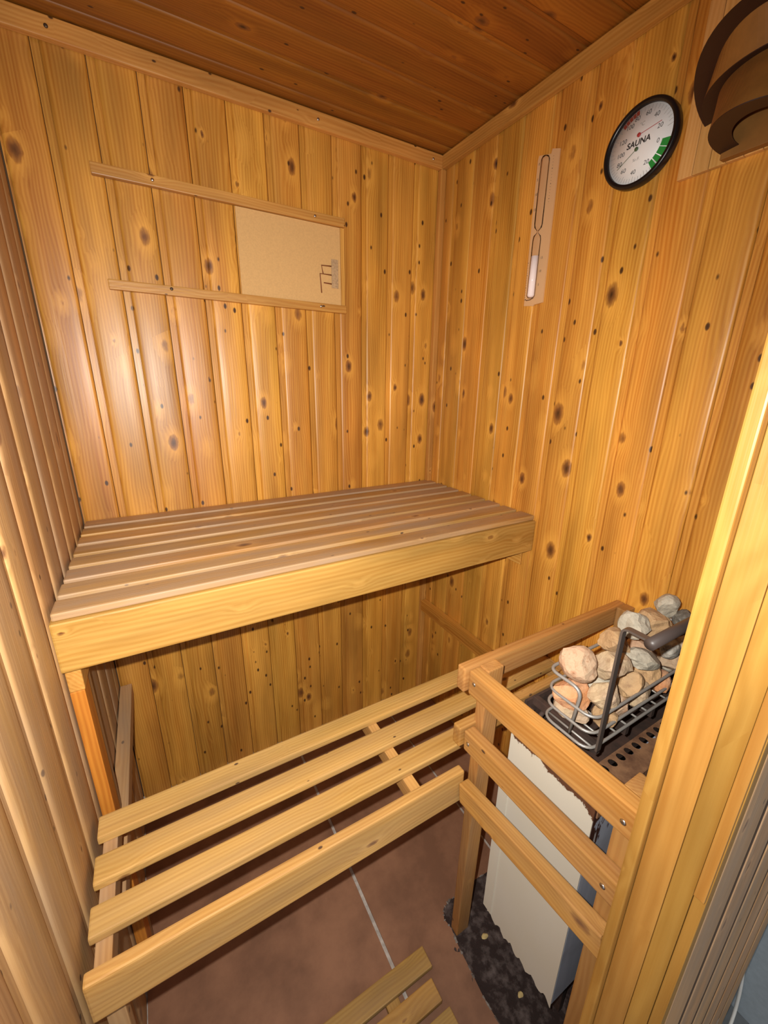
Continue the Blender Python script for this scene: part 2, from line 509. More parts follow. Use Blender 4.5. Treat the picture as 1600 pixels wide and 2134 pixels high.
# floor ------------------------------------------------------------
ZF = -0.168
floor = link('floor', box_mesh(1.36, 1.44, 0.08, 0.0), M_GROUT, loc=(-0.65, -0.672, ZF - 0.0445))
tag(floor, 'brown terracotta sauna floor with a pale grout joint and a stained bed round the stove', 'floor', kind='structure')
FO = Vector(floor.location)
def tile(poly):
    return link('floor_tile', prism_mesh([(p[0] - FO.x, p[1] - FO.y) for p in poly], 0.010, ZF - 0.010 - FO.z), M_TILE, floor)
tile([(-1.297, -1.300), (-0.7050, -1.300), (-0.7050, -0.0008), (-1.297, -0.0008)])
from mathutils import noise as mn
rb = random.Random(3)
cut = [(-0.003, -0.842), (-0.06, -0.846), (-0.13, -0.842), (-0.2355, -0.845), (-0.285, -0.848), (-0.36, -0.843), (-0.41, -0.849), (-0.462, -0.846), (-0.494, -0.855), (-0.508, -0.876),
       (-0.503, -0.905), (-0.511, -0.95), (-0.514, -1.00), (-0.519, -1.06), (-0.517, -1.12), (-0.523, -1.18), (-0.520, -1.300)]
tile([(-0.6945, -0.0008), (-0.6945, -1.300)] + cut[:2:-1][:-1] + [(-0.245, -0.845), (-0.245, -0.0008)])
tile([(-0.2355, -0.0008)] + cut[:4][::-1] + [(-0.003, -0.0008)])
ins = [(p[0], p[1]) for p in cut]
nx, ny = 70, 50
bx0, bx1, by0, by1 = -0.5300, -0.004, -1.300, -0.8350
vv = []
for j in range(ny + 1):
    for i in range(nx + 1):
        x = bx0 + (bx1 - bx0) * i / nx; y = by0 + (by1 - by0) * j / ny
        h = mn.noise(Vector((x * 14, y * 14, 0.3))) * 0.0035 + mn.noise(Vector((x * 45, y * 45, 4.3))) * 0.003 + rb.uniform(-1, 1) * 0.0008
        vv.append((x - FO.x, y - FO.y, ZF - 0.0012 + h * 0.5 - FO.z))
ff = [(j * (nx + 1) + i, j * (nx + 1) + i + 1, (j + 1) * (nx + 1) + i + 1, (j + 1) * (nx + 1) + i) for j in range(ny) for i in range(nx)]
link('concrete_bed', mesh_from('bed', vv, ff, True), M_BED, floor)
# broken mortar along the rim
edge = [Vector((p[0], p[1], 0)) for p in ins]
mv, mf = [], []
for s_ in range(len(edge) - 1):
    for t in range(8):
        p = edge[s_].lerp(edge[s_ + 1], t / 8)
        w = rb.uniform(0.002, 0.0075)
        d = (edge[s_ + 1] - edge[s_]).normalized(); nrm = Vector((-d.y, d.x, 0))
        hz = rb.uniform(-0.004, 0.0025)
        for a, z in ((-w, ZF - 0.010), (-w * 0.5, ZF + hz), (w * 0.4, ZF + hz - 0.001), (w * rb.uniform(0.8, 1.5), ZF - 0.010)):
            q = p + nrm * a
            mv.append((q.x - FO.x, q.y - FO.y, z - FO.z))
rows = len(mv) // 4
for r in range(rows - 1):
    for c in range(3):
        mf.append((r * 4 + c, r * 4 + c + 1, (r + 1) * 4 + c + 1, (r + 1) * 4 + c))
link('mortar_edge', mesh_from('mortar', mv, mf), M_MORTAR, floor)

# walls ------------------------------------------------------------
wall_back = link('wall_back', box_mesh(1.40, 0.05, 2.42, 0.0), M_DARKW, loc=(-0.65, 0.040, 1.02))
tag(wall_back, 'back wall of upright knotty pine boards above and below the benches', 'wall', kind='structure')
wall_right = link('wall_right', box_mesh(0.05, 1.34, 2.42, 0.0), M_DARKW, loc=(0.040, -0.656, 1.02))
tag(wall_right, 'right wall of upright knotty pine boards carrying the round dial', 'wall', kind='structure')
wall_left = link('wall_left', box_mesh(0.05, 1.42, 2.42, 0.0), M_DARKW, loc=(-1.340, -0.69, 1.02))
tag(wall_left, 'left wall of dull worn pine boards beside the benches', 'wall', kind='structure')
ceiling = link('ceiling', box_mesh(1.40, 1.42, 0.05, 0.0), M_DARKW, loc=(-0.65, -0.69, 2.2355))
tag(ceiling, 'reddish brown boarded pine ceiling', 'ceiling', kind='structure')

def rel(p, o): return Vector(p) - o.location
# back wall: boards run up; width towards -x
for k in range(-1, 12):
    x0 = -0.016 - PITCHB * k
    if k == -1:
        plank(wall_back, 2.38, rel((-0.001, 0, -0.176), wall_back), (0, 0, 1), (-1, 0, 0), 0.0142 - 0.002, 0.0018, M_WALL)
        continue
    face = 0.090
    if x0 - 0.108 < -1.299:
        face = x0 + 1.299 - 0.004
    plank(wall_back, 2.38, rel((x0, 0, -0.176), wall_back), (0, 0, 1), (-1, 0, 0), face, 0.018 if face == 0.090 else 0.004, M_WALL, 0.008)
# right wall: width towards +y
y0 = -0.066
plank(wall_right, 2.38, rel((0, -0.066, -0.176), wall_right), (0, 0, 1), (0, 1, 0), 0.060, 0.005, M_WALL)
for k in range(12):
    yy0 = -0.066 - PITCHB * (k + 1)
    face = 0.090
    o = yy0
    if yy0 < YF_IN:
        o = YF_IN + 0.002; face = (-0.066 - PITCHB * k) - o - 0.018
        if face < 0.02: break
    plank(wall_right, 2.38, rel((0, o, -0.176), wall_right), (0, 0, 1), (0, 1, 0), face, 0.018, M_WALL, 0.014)
# left wall: width towards -y
plank(wall_left, 2.38, rel((-W, -0.002, -0.176), wall_left), (0, 0, 1), (0, -1, 0), 0.064, 0.0, M_LEFT)
for k in range(13):
    yy0 = -0.0665 - 0.1095 * k
    if yy0 - 0.1095 < -1.40: break
    plank(wall_left, 2.38, rel((-W, yy0, -0.176), wall_left), (0, 0, 1), (0, -1, 0), 0.0925, 0.017, M_LEFT, 0.010)
# ceiling: boards run along x; width towards -y
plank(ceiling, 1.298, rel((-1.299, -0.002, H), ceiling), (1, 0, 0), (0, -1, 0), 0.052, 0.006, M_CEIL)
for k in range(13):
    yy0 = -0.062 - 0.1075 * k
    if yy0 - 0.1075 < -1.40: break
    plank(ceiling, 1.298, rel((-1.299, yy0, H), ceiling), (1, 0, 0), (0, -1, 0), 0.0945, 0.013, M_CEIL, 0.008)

# front wall: right of the door, over the door, and a stub at the left
wall_front = link('wall_front', box_mesh(0.585, 0.068, 2.55, 0.0), M_DARKW, loc=(-0.2615, -1.343, 0.975))
tag(wall_front, 'door jamb and grooved outer cladding at the right edge', 'wall', kind='structure')
FWL = wall_front.location
for i, x0 in enumerate((-0.470, -0.361, -0.252, -0.143, -0.034, 0.075)):
    beam('plank', (x0 - 0.084, x0), (YF_OUT, YF_OUT + 0.014), (-0.300, 2.23), M_OUT, wall_front, 'z', 0.002, origin=FWL)
    if i: beam('groove_strip', (x0 - 0.1085, x0 - 0.0845), (YF_OUT + 0.0015, YF_OUT + 0.014), (-0.300, 2.23), M_DARKW, wall_front, 'z', 0.001, origin=FWL)
beam('jamb_strip', (-0.588, -0.556), (-1.3185, -1.3035), (-0.14, 2.19), M_JAMB, wall_front, 'z', 0.0025, origin=FWL)
beam('jamb_board', (-0.576, -0.555), (-1.3545, -1.319), (-0.14, 2.19), M_JAMB, wall_front, 'z', 0.0012, origin=FWL)
beam('jamb_board', (-0.5755, -0.555), (-1.379, -1.355), (-0.14, 2.19), M_JAMB, wall_front, 'z', 0.0012, origin=FWL)
beam('jamb_edge', (-0.574, -0.555), (-1.3925, -1.3795), (-0.30, 2.19), M_JAMB, wall_front, 'z', 0.0012, origin=FWL)
beam('door_stop', (-0.580, -0.5742), (-1.3915, -1.3800), (0.79, 2.19), M_JAMB, wall_front, 'z', 0.0012, origin=FWL)
beam('header', (-1.30, -0.555), (-1.39, -1.306), (1.86, 2.20), M_JAMB, wall_front, 'x', 0.002, origin=FWL)
beam('jamb_board', (-1.30, -1.265), (-1.39, -1.306), (-0.14, 1.859), M_JAMB, wall_front, 'z', 0.002, origin=FWL)
beam('sill', (-1.30, -0.577), (-1.390, -1.36), (-0.30, ZF - 0.004), M_OUT, wall_front, 'x', 0.002, origin=FWL)

# outside the cabin
wall_out = link('wall_outside', box_mesh(0.06, 2.6, 2.6, 0.0), M_BLUEW, loc=(0.172, -1.75, 0.999))
tag(wall_out, 'grey blue plaster wall outside the cabin, lower right corner', 'wall', kind='structure')
floor_out = link('floor_outside', box_mesh(2.64, 2.5, 0.04, 0.0), M_GREYF, loc=(-1.12, -1.85, -0.322))
tag(floor_out, 'grey floor outside the cabin door', 'floor', kind='structure')

# trims ------------------------------------------------------------
def screw(parent, p, axis, mat, r=0.0042):
    me = lathe_mesh([(0.0001, 0.0022), (r * 0.55, 0.0020), (r * 0.95, 0.0010), (r, 0.0), (0.0001, 0.0)], 10)
    a = Vector(axis)
    M = a.to_track_quat('Z', 'Y').to_matrix().to_4x4(); M.translation = Vector(p)
    return link('screw', me, mat, parent, mtx=M)

t1 = beam('trim_1', (-1.298, -0.002), (-0.020, -0.0012), (2.149, 2.192), M_TRIM, None, 'x', 0.003)
tag(t1, 'pale pine batten along the ceiling edge of the back wall', 'trim', kind='structure')
for px, mt in ((-1.165, M_SCREW), (-0.50, M_STEEL), (-0.06, M_STEEL)):
    M = t1.matrix_basis.inverted() @ Matrix.Translation((px, -0.020, 2.171)) @ Vector((0, -1, 0)).to_track_quat('Z', 'Y').to_matrix().to_4x4()
    link('screw', lathe_mesh([(0.0001, 0.0024), (0.0028, 0.0021), (0.0045, 0.0008), (0.0046, 0.0), (0.0001, 0.0)], 10), mt, t1, mtx=M)
t2 = beam('trim_2', (-0.020, -0.0012), (-1.30, -0.0205), (2.149, 2.192), M_TRIM, None, 'y', 0.003)
tag(t2, 'pine batten along the ceiling edge of the right wall above the dial', 'trim', kind='structure')
t3 = beam('trim_3', (-0.0235, -0.0012), (-0.0235, -0.0012), (ZF + 0.001, 2.1485), M_TRIM, None, 'z', 0.003)
tag(t3, 'upright corner batten between the back and right walls', 'trim', kind='structure')

# ------------------------------------------------------------------ upper bench
ub = thing('upper_bench', 'upper pine bench with eight slats and a deep pale front board', 'bench', (-0.65, -0.30, 0.0))
UO = ub.location
for i in range(8):
    yb_ = -0.003 - 0.078 * i
    beam('slat', (-1.293, -0.004), (yb_ - 0.0605, yb_ - 0.001), (0.9640, 0.980), M_SLATW, ub, 'x', 0.0035, origin=UO)
beam('front_board', (-1.297, -0.003), (-0.618, -0.597), (0.856, 0.9635), M_FASC, ub, 'x', 0.004, origin=UO)
beam('bearer', (-1.297, -1.2705), (-0.5965, -0.004), (0.795, 0.9635), M_TRIM, ub, 'y', 0.003, origin=UO)
beam('bearer', (-0.030, -0.0245), (-0.5965, -0.026), (0.800, 0.9635), M_TRIM, ub, 'y', 0.002, origin=UO)
beam('post', (-1.297, -1.272), (-0.596, -0.545), (ZF + 0.001, 0.7948), M_POST, ub, 'z', 0.002, origin=UO)
beam('post', (-1.297, -1.276), (-0.540, -0.500), (ZF + 0.001, 0.7948), M_LEFT, ub, 'z', 0.002, origin=UO)
def scr(parent, p, axis, mat=M_STEEL, r=0.0042):
    return screw(parent, Vector(p) - parent.location, axis, mat, r)

# wall ledgers
lg = beam('wall_batten', (-1.297, -1.262), (-0.72, -0.012), (0.325, 0.372), M_LEFT, None, 'y', 0.002)
tag(lg, 'greyish batten low on the left wall under the upper bench', 'batten', 'ledger battens under the upper bench')
lg2 = beam('wall_batten', (-0.030, -0.0012), (-0.72, -0.026), (0.318, 0.375), M_WALL, None, 'y', 0.002)
tag(lg2, 'orange pine batten low on the right wall under the upper bench', 'batten', 'ledger battens under the upper bench')

# ------------------------------------------------------------------ lower bench
lb = thing('lower_bench', 'lower pine bench of three open slats and an edge-on front slat', 'bench', (-0.65, -0.82, 0.0))
LO = lb.location
for a, b in ((-0.706, -0.6555), (-0.796, -0.742), (-0.882, -0.832)):
    beam('slat', (-1.289, -0.034), (a, b), (0.507, 0.525), M_SLAT, lb, 'x', 0.0035, origin=LO)
beam('front_slat', (-1.290, -0.552), (-0.9470, -0.9255), (0.436, 0.5255), M_SLAT, lb, 'x', 0.004, origin=LO)
beam('stretcher', (-1.281, -1.256), (-0.9250, -0.650), (0.462, 0.5065), M_SLATW, lb, 'y', 0.002, origin=LO)
beam('stretcher', (-0.682, -0.656), (-0.9250, -0.650), (0.462, 0.5065), M_SLAT, lb, 'y', 0.002, origin=LO)
beam('stretcher', (-0.033, -0.004), (-0.9220, -0.650), (0.462, 0.5065), M_SLAT, lb, 'y', 0.002, origin=LO)
beam('leg', (-1.281, -1.254), (-0.9245, -0.900), (ZF + 0.001, 0.4618), M_LEFT, lb, 'z', 0.002, origin=LO)

# ------------------------------------------------------------------ heater guard
hg = thing('heater_guard', 'pine guard rail frame round the sauna stove', 'guard rail', (-0.50, -1.10, 0.0))
HO = hg.location
beam('rail', (-0.580, -0.0030), (-0.9480, -0.9250), (0.763, 0.8210), M_GUARD, hg, 'x', 0.0035, origin=HO)
beam('rail', (-0.580, -0.0030), (-0.9490, -0.9260), (0.614, 0.6640), M_GUARD, hg, 'x', 0.0035, origin=HO)
rail_a = beam('rail', (-0.569, -0.5405), (-1.3030, -0.9500), (0.763, 0.8210), M_GUARD, hg, 'y', 0.0035, tilt=-0.02, origin=HO)
rail_b = beam('rail', (-0.569, -0.5405), (-1.3030, -0.9510), (0.615, 0.6660), M_GUARD, hg, 'y', 0.0035, tilt=-0.045, origin=HO)
beam('rail', (-0.569, -0.5405), (-1.3010, -0.9500), (0.470, 0.5230), M_GUARD, hg, 'y', 0.0035, tilt=-0.135, origin=HO)
po = beam('post', (-0.5400, -0.4950), (-0.9765, -0.9495), (ZF - 0.004, 0.8205), M_GUARD, hg, 'z', 0.003, origin=HO)
for vt in po.data.vertices:                               # the old corner post leans, its foot further in than its head
    k_ = 0.5 - vt.co.x / (0.8205 - ZF + 0.004)
    vt.co.y += 0.040 * k_; vt.co.z += 0.050 * k_
beam('post', (-0.5400, -0.4950), (-1.3020, -1.2620), (ZF - 0.004, 0.8205), M_GUARD, hg, 'z', 0.003, origin=HO)
beam('post', (-0.0450, -0.0030), (-0.9765, -0.9495), (ZF - 0.004, 0.8205), M_GUARD, hg, 'z', 0.003, origin=HO)
for rl, p in ((rail_a, (-0.5692, -0.966, 0.793)), (rail_b, (-0.5692, -0.965, 0.632)), (rail_a, (-0.5692, -1.285, 0.79)), (rail_b, (-0.5692, -1.280, 0.645))):
    M = Vector((-1, 0, 0)).to_track_quat('Z', 'Y').to_matrix().to_4x4(); M.translation = Vector(p) - HO
    link('screw', lathe_mesh([(0.0001, 0.0022), (0.0028, 0.0020), (0.0047, 0.0010), (0.0050, 0.0), (0.0001, 0.0)], 10), M_STEEL, rl, mtx=rl.matrix_basis.inverted() @ M)

# ------------------------------------------------------------------ stove
st = thing('sauna_stove', 'rusting sauna stove with a cream enamel side panel', 'stove', (-0.25, -1.09, 0.0))
SO = st.location
rs = random.Random(11)
poly = []
n = 40
for i in range(n + 1):                                   # ragged bottom edge
    y = -0.986 - (0.209) * i / n
    z = 0.000 + 0.006 * math.sin(i * 0.9) + rs.uniform(-0.002, 0.006)
    poly.append((y, z))
poly += [(-1.195, 0.300)]
for i in range(30 + 1):                                  # ragged top edge
    y = -1.195 + 0.209 * i / 30
    poly.append((y, 0.633 + rs.uniform(-0.004, 0.003)))
v = [(-0.456 - SO.x, p[0] - SO.y, p[1] - SO.z) for p in poly] + [(-0.4535 - SO.x, p[0] - SO.y, p[1] - SO.z) for p in poly]
k = len(poly)
f = [tuple(range(k)), tuple(range(2 * k - 1, k - 1, -1))] + [(i, k + i, k + (i + 1) % k, (i + 1) % k) for i in range(k)]
side_me = mesh_from('side', v, f)
bm = bmesh.new(); bm.from_mesh(side_me); bmesh.ops.recalc_face_normals(bm, faces=bm.faces); bm.to_mesh(side_me); bm.free()
# keep the sheet's own coordinates in room height for the rust
for vert in side_me.vertices:
    vert.co = vert.co + Vector((SO.x, SO.y, SO.z))
o = link('side_panel', side_me, M_ENAM, st, loc=-SO)
o['label'] = 'cream enamel panel with rusted edges'
o = link('front_plate', box_mesh(0.44, 0.002, 0.625, 0.0), M_GALV, st)
me = o.data
for vert in me.vertices:
    vert.co = vert.co + Vector((-0.232, -1.194, 0.3195))
o.location = -SO
beam('rear_plate', (-0.453, -0.012), (-0.988, -0.986), (0.007, 0.632), M_ENAM, st, 'x', 0.0, origin=SO)
beam('end_plate', (-0.014, -0.012), (-1.192, -0.989), (0.007, 0.632), M_GALV, st, 'y', 0.0, origin=SO)
o = beam('flange', (-0.4585, -0.4565), (-1.0, -0.972), (0.012, 0.50), M_ENAM, st, 'z', 0.0, origin=SO)
# perforated top strip along the front edge
def strip_mesh(x0, x1, y0, y1, holes, hr, th):
    bm = bmesh.new()
    vs = {}
    ncell = len(holes)
    seg = 16
    ring_faces = []
    w = (x1 - x0) / ncell
    verts, faces = [], []
    for i in range(ncell):
        cx = x0 + w * (i + 0.5); cy = holes[i]
        outer, inner = [], []
        hx = w / 2
        angs = [2 * math.pi * k / 12 + 0.13 for k in range(12)]
        for sx, hy in ((1, y1 - cy), (-1, y1 - cy), (1, y0 - cy), (-1, y0 - cy)):
            angs.append(math.atan2(hy, sx * hx) % (2 * math.pi))
        for a in sorted(angs):
            c, s = math.cos(a), math.sin(a)
            hy = (y1 - cy) if s > 0 else (cy - y0)
            t = min(hx / abs(c) if abs(c) > 1e-6 else 9, hy / abs(s) if abs(s) > 1e-6 else 9)
            outer.append((cx + c * t, cy + s * t)); inner.append((cx + c * hr[0], cy + s * hr[1]))
        for z in (0.0, -th):
            base = len(verts)
            verts += [(p[0], p[1], z) for p in outer] + [(p[0], p[1], z) for p in inner]
            for k in range(seg):
                l = (k + 1) % seg
                q = (base + k, base + l, base + seg + l, base + seg + k)
                faces.append(q if z == 0.0 else q[::-1])
        b0 = len(verts) - 4 * seg; b1 = len(verts) - 2 * seg
        for k in range(seg):
            l = (k + 1) % seg
            faces.append((b0 + seg + k, b0 + seg + l, b1 + seg + l, b1 + seg + k))
        # corners of the cell
        for sx in (-1, 1):
            pass
    return mesh_from('perforated', verts, faces)
nh = 13
me = strip_mesh(-0.4115, -0.0345, -1.1975, -1.1405, [-1.1545] * nh, (0.0095, 0.0095), 0.0025)
link('perforated_strip', me, M_RUST, st, loc=Vector((0, 0, 0.6415)) - SO)
beam('strip_lip', (-0.452, -0.016), (-1.1995, -1.1965), (0.610, 0.6412), M_RUST, st, 'x', 0.0008, origin=SO)
beam('top_tray', (-0.450, -0.016), (-1.139, -0.990), (0.600, 0.6300), M_RUSTD, st, 'x', 0.001, origin=SO)
beam('strip_end', (-0.4525, -0.4125), (-1.196, -1.1410), (0.6360, 0.6405), M_RUST, st, 'x', 0.0008, origin=SO)
beam('inner_floor', (-0.450, -0.016), (-1.192, -1.1395), (0.560, 0.5700), M_HOLE, st, 'x', 0.0, origin=SO)
for xx in (-0.360, -0.030):
    for yy in (-1.170, -1.010):
        beam('leg', (xx - 0.008, xx + 0.008), (yy - 0.008, yy + 0.008), (ZF - 0.004, 0.010), M_RUSTD, st, 'z', 0.001, origin=SO)
# heating rods and the cradle under the basket
for yy in (-1.035, -1.075, -1.115):
    link('heating_rod', tube_mesh(round_path([(-0.435, yy, 0.632), (-0.435, yy, 0.712), (-0.045, yy, 0.712), (-0.045, yy, 0.632)], 0.02), 0.0055), M_RUSTD, st, loc=-SO)
for xx in (-0.425, -0.33, -0.235, -0.14, -0.055):
    beam('cradle_bar', (xx - 0.006, xx + 0.006), (-1.163, -1.010), (0.7185, 0.7395), M_RUSTD, st, 'y', 0.001, origin=SO)
for xx in (-0.445, -0.032):
    beam('cradle_leg', (xx - 0.006, xx + 0.006), (-1.160, -1.135), (0.6415, 0.7180), M_RUSTD, st, 'z', 0.001, origin=SO)
    beam('cradle_leg', (xx - 0.006, xx + 0.006), (-1.025, -1.005), (0.6305, 0.7180), M_RUSTD, st, 'z', 0.001, origin=SO)
beam('cradle_side', (-0.452, -0.024), (-1.012, -1.006), (0.650, 0.735), M_RUSTD, st, 'x', 0.001, origin=SO)

# ------------------------------------------------------------------ stone basket
sb = thing('stone_basket', 'grey wire basket with a tall bar handle on top of the stove', 'basket', (-0.25, -1.10, 0.745))
BO = sb.location
ZB, ZT = 0.7455, 0.858
xl, xr, yf, yb2 = -0.462, -0.052, -1.163, -1.058
def wire(pts, r=0.0030, rad=0.028, closed=False, name='wire', mat=None):
    return link(name, tube_mesh([Vector(p) - BO for p in round_path(pts, rad, 6, closed)], r, 8, closed), mat or M_WIRE, sb)
for z in (0.7455, 0.781, 0.8165):
    wire([(xl, yf, z), (xr, yf, z), (xr, yb2, z), (xl, yb2, z)], closed=True)
# top wire drops to the base at the near left corner
wire([(xl + 0.006, -1.118, ZB), (xl + 0.002, -1.130, ZT - 0.001), (xl, yb2, ZT), (xr, yb2, ZT), (xr, yf, ZT), (-0.15, yf, ZT)], rad=0.022, r=0.0034)
for i in range(11):
    x = xl + 0.02 + (xr - xl - 0.04) * i / 10
    wire([(x, yf + 0.002, ZB - 0.004), (x, yb2 - 0.002, ZB - 0.004)], r=0.0022)
for x in (xl + 0.12, xl + 0.24, xr - 0.02):
    wire([(x, yb2 + 0.004, ZB), (x, yb2 + 0.004, ZT)], r=0.0026)
def flat(pts, w, t, name, mat):
    """flat bar: rectangular section swept along a polyline lying in a plane of constant x"""
    pts = [Vector(p) - BO for p in round_path(pts, 0.010, 4)]
    vs, fs = [], []
    for i, p in enumerate(pts):
        tg = (pts[min(i + 1, len(pts) - 1)] - pts[max(i - 1, 0)]).normalized()
        a = Vector((1, 0, 0)); b = tg.cross(a).normalized()
        for sx, sy in ((-1, -1), (1, -1), (1, 1), (-1, 1)):
            vs.append(p + a * sx * w / 2 + b * sy * t / 2)
    for i in range(len(pts) - 1):
        for k in range(4):
            l = (k + 1) % 4
            fs.append((i * 4 + k, i * 4 + l, (i + 1) * 4 + l, (i + 1) * 4 + k))
    fs += [(3, 2, 1, 0), tuple((len(pts) - 1) * 4 + k for k in range(4))]
    return link(name, mesh_from('bar', vs, fs), mat, sb)
for hx in (-0.440, -0.075):
    flat([(hx, yf - 0.0055, 0.742), (hx, yf - 0.0055, 1.008), (hx, yf - 0.052, 1.008)], 0.0125, 0.004, 'handle_bar', M_BAR)
link('handle_grip', tube_mesh([Vector(p) - BO for p in [(-0.450, yf - 0.052, 1.006), (-0.36, yf - 0.052, 1.006), (-0.2, yf - 0.052, 1.006), (-0.066, yf - 0.052, 1.006)]], 0.0095, 12), M_GRIP, sb)

# stones -----------------------------------------------------------
S_CREAM = stone_mat('stone_cream', (0.50, 0.37, 0.215), (0.46, 0.33, 0.22), (0.33, 0.21, 0.12))
S_PINK = stone_mat('stone_pink', (0.48, 0.29, 0.18), (0.47, 0.33, 0.21), (0.26, 0.09, 0.03))
S_ORANGE = stone_mat('stone_orange', (0.56, 0.25, 0.10), (0.58, 0.34, 0.20), (0.35, 0.11, 0.05))
S_TAN = stone_mat('stone_tan', (0.50, 0.31, 0.15), (0.42, 0.27, 0.14), (0.26, 0.15, 0.08))
S_GREY = stone_mat('stone_grey', (0.40, 0.36, 0.28), (0.50, 0.44, 0.34), (0.27, 0.24, 0.19))
S_DARK = stone_mat('stone_dark', (0.10, 0.09, 0.075), (0.17, 0.15, 0.12), (0.34, 0.31, 0.27), 30.0)
S_BW = stone_mat('stone_black_white', (0.025, 0.024, 0.022), (0.62, 0.58, 0.50), (0.30, 0.22, 0.14), 18.0)

def rock_mesh(size, seed):
    r = random.Random(seed)
    bm = bmesh.new()
    bmesh.ops.create_icosphere(bm, subdivisions=3, radius=1.0)
    planes = []
    for _ in range(9):
        nv = Vector((r.gauss(0, 1), r.gauss(0, 1), r.gauss(0, 1))).normalized()
        planes.append((nv, r.uniform(0.52, 0.86)))
    so = r.uniform(0, 50)
    for vtx in bm.verts:
        p = vtx.co.copy()
        for nv, dd in planes:
            ex = p.dot(nv) - dd
            if ex > 0: p -= nv * ex
        p += p.normalized() * (mn.noise(p * 2.3 + Vector((so, 0, 0))) * 0.10 + mn.noise(p * 6 + Vector((0, so, 0))) * 0.04)
        vtx.co = Vector((p.x * size[0], p.y * size[1], p.z * size[2]))
    return bm_mesh('rock', bm)

# centre, half sizes, turn (rx, ry, rz), material, label
STONES = [
 ((-0.408, -1.098, 0.874), (0.044, 0.036, 0.034), (0.2, 0.5, 0.3), S_PINK, 'pinkish rock with a rust brown hollow, top left of the basket'),
 ((-0.352, -1.108, 0.876), (0.040, 0.038, 0.034), (0.1, 0.2, 1.0), S_CREAM, 'smooth rounded cream rock just left of the upright handle bar'),
 ((-0.398, -1.136, 0.822), (0.040, 0.026, 0.034), (0.4, 0.1, 0.2), S_CREAM, 'broad cream rock low behind the near corner of the basket wires'),
 ((-0.432, -1.100, 0.816), (0.028, 0.036, 0.036), (0.0, 0.3, 0.8), S_ORANGE, 'orange pink rock pressed against the left end wires'),
 ((-0.424, -1.096, 0.773), (0.034, 0.034, 0.024), (0.1, 0.1, 0.0), S_CREAM, 'pale beige rock on the basket floor at the left end'),
 ((-0.376, -1.140, 0.776), (0.032, 0.022, 0.026), (0.2, 0.2, 0.7), S_TAN, 'tan rock at the bottom of the near corner of the basket'),
 ((-0.300, -1.086, 0.878), (0.048, 0.032, 0.032), (0.2, 0.4, 0.2), S_TAN, 'brownish layered rock behind the rounded cream rock'),
 ((-0.272, -1.122, 0.862), (0.060, 0.026, 0.024), (0.5, 0.35, -0.2), S_GREY, 'long greenish grey wedge shaped rock right of the handle bar'),
 ((-0.306, -1.136, 0.812), (0.036, 0.024, 0.030), (0.3, 0.2, 0.4), S_TAN, 'tan rock with a dark pit behind the front wires'),
 ((-0.345, -1.090, 0.806), (0.042, 0.034, 0.032), (0.0, 0.2, 0.5), S_GREY, 'grey rock buried mid pile'),
 ((-0.235, -1.090, 0.890), (0.036, 0.030, 0.034), (0.7, 0.2, 0.5), S_GREY, 'grey white split rock leaning in the middle of the pile'),
 ((-0.190, -1.094, 0.886), (0.038, 0.032, 0.040), (0.3, 0.7, 0.3), S_TAN, 'large upright brown rock right of centre in the pile'),
 ((-0.136, -1.092, 0.874), (0.032, 0.032, 0.038), (0.5, 0.3, 0.9), S_TAN, 'sandy brown rock beside the black and white one'),
 ((-0.168, -1.082, 0.824), (0.044, 0.030, 0.036), (0.1, 0.2, 0.0), S_PINK, 'pink rock low in the middle of the rear wires'),
 ((-0.230, -1.128, 0.800), (0.038, 0.028, 0.034), (0.2, 0.1, 0.6), S_TAN, 'tan rock low behind the front wires, right of the pitted one'),
 ((-0.105, -1.076, 0.890), (0.036, 0.026, 0.030), (0.2, 0.6, 0.2), S_GREY, 'grey green rock at the far right end of the pile'),
 ((-0.076, -1.122, 0.872), (0.034, 0.032, 0.034), (0.6, 0.2, 0.4), S_DARK, 'dark speckled rock at the right end under the grip'),
 ((-0.158, -1.130, 0.846), (0.030, 0.022, 0.024), (0.2, 0.3, 0.3), S_BW, 'black and white patched rock at the front right'),
 ((-0.120, -1.130, 0.798), (0.036, 0.026, 0.034), (0.3, 0.2, 0.1), S_PINK, 'pale pink rock low at the right behind the front wires'),
 ((-0.285, -1.100, 0.770), (0.036, 0.034, 0.022), (0.0, 0.1, 0.3), S_CREAM, 'flat beige rock on the basket floor below the grey wedge'),
 ((-0.200, -1.100, 0.768), (0.038, 0.034, 0.020), (0.0, 0.1, 0.9), S_TAN, 'flat tan rock on the basket floor in the middle'),
 ((-0.338, -1.142, 0.776), (0.026, 0.018, 0.026), (0.2, 0.3, 0.5), S_PINK, 'small pink rock low behind the foot of the left handle bar'),
 ((-0.262, -1.142, 0.782), (0.028, 0.018, 0.030), (0.1, 0.5, 0.2), S_CREAM, 'small cream rock low behind the front wires near the middle'),
 ((-0.196, -1.142, 0.780), (0.028, 0.018, 0.028), (0.4, 0.2, 0.8), S_ORANGE, 'small orange brown rock low behind the front wires'),
 ((-0.110, -1.142, 0.846), (0.028, 0.018, 0.028), (0.2, 0.2, 0.4), S_CREAM, 'small cream rock at the front near the right end of the basket'),
 ((-0.100, -1.096, 0.770), (0.036, 0.034, 0.022), (0.1, 0.0, 0.5), S_GREY, 'flat grey rock on the basket floor at the right'),
]
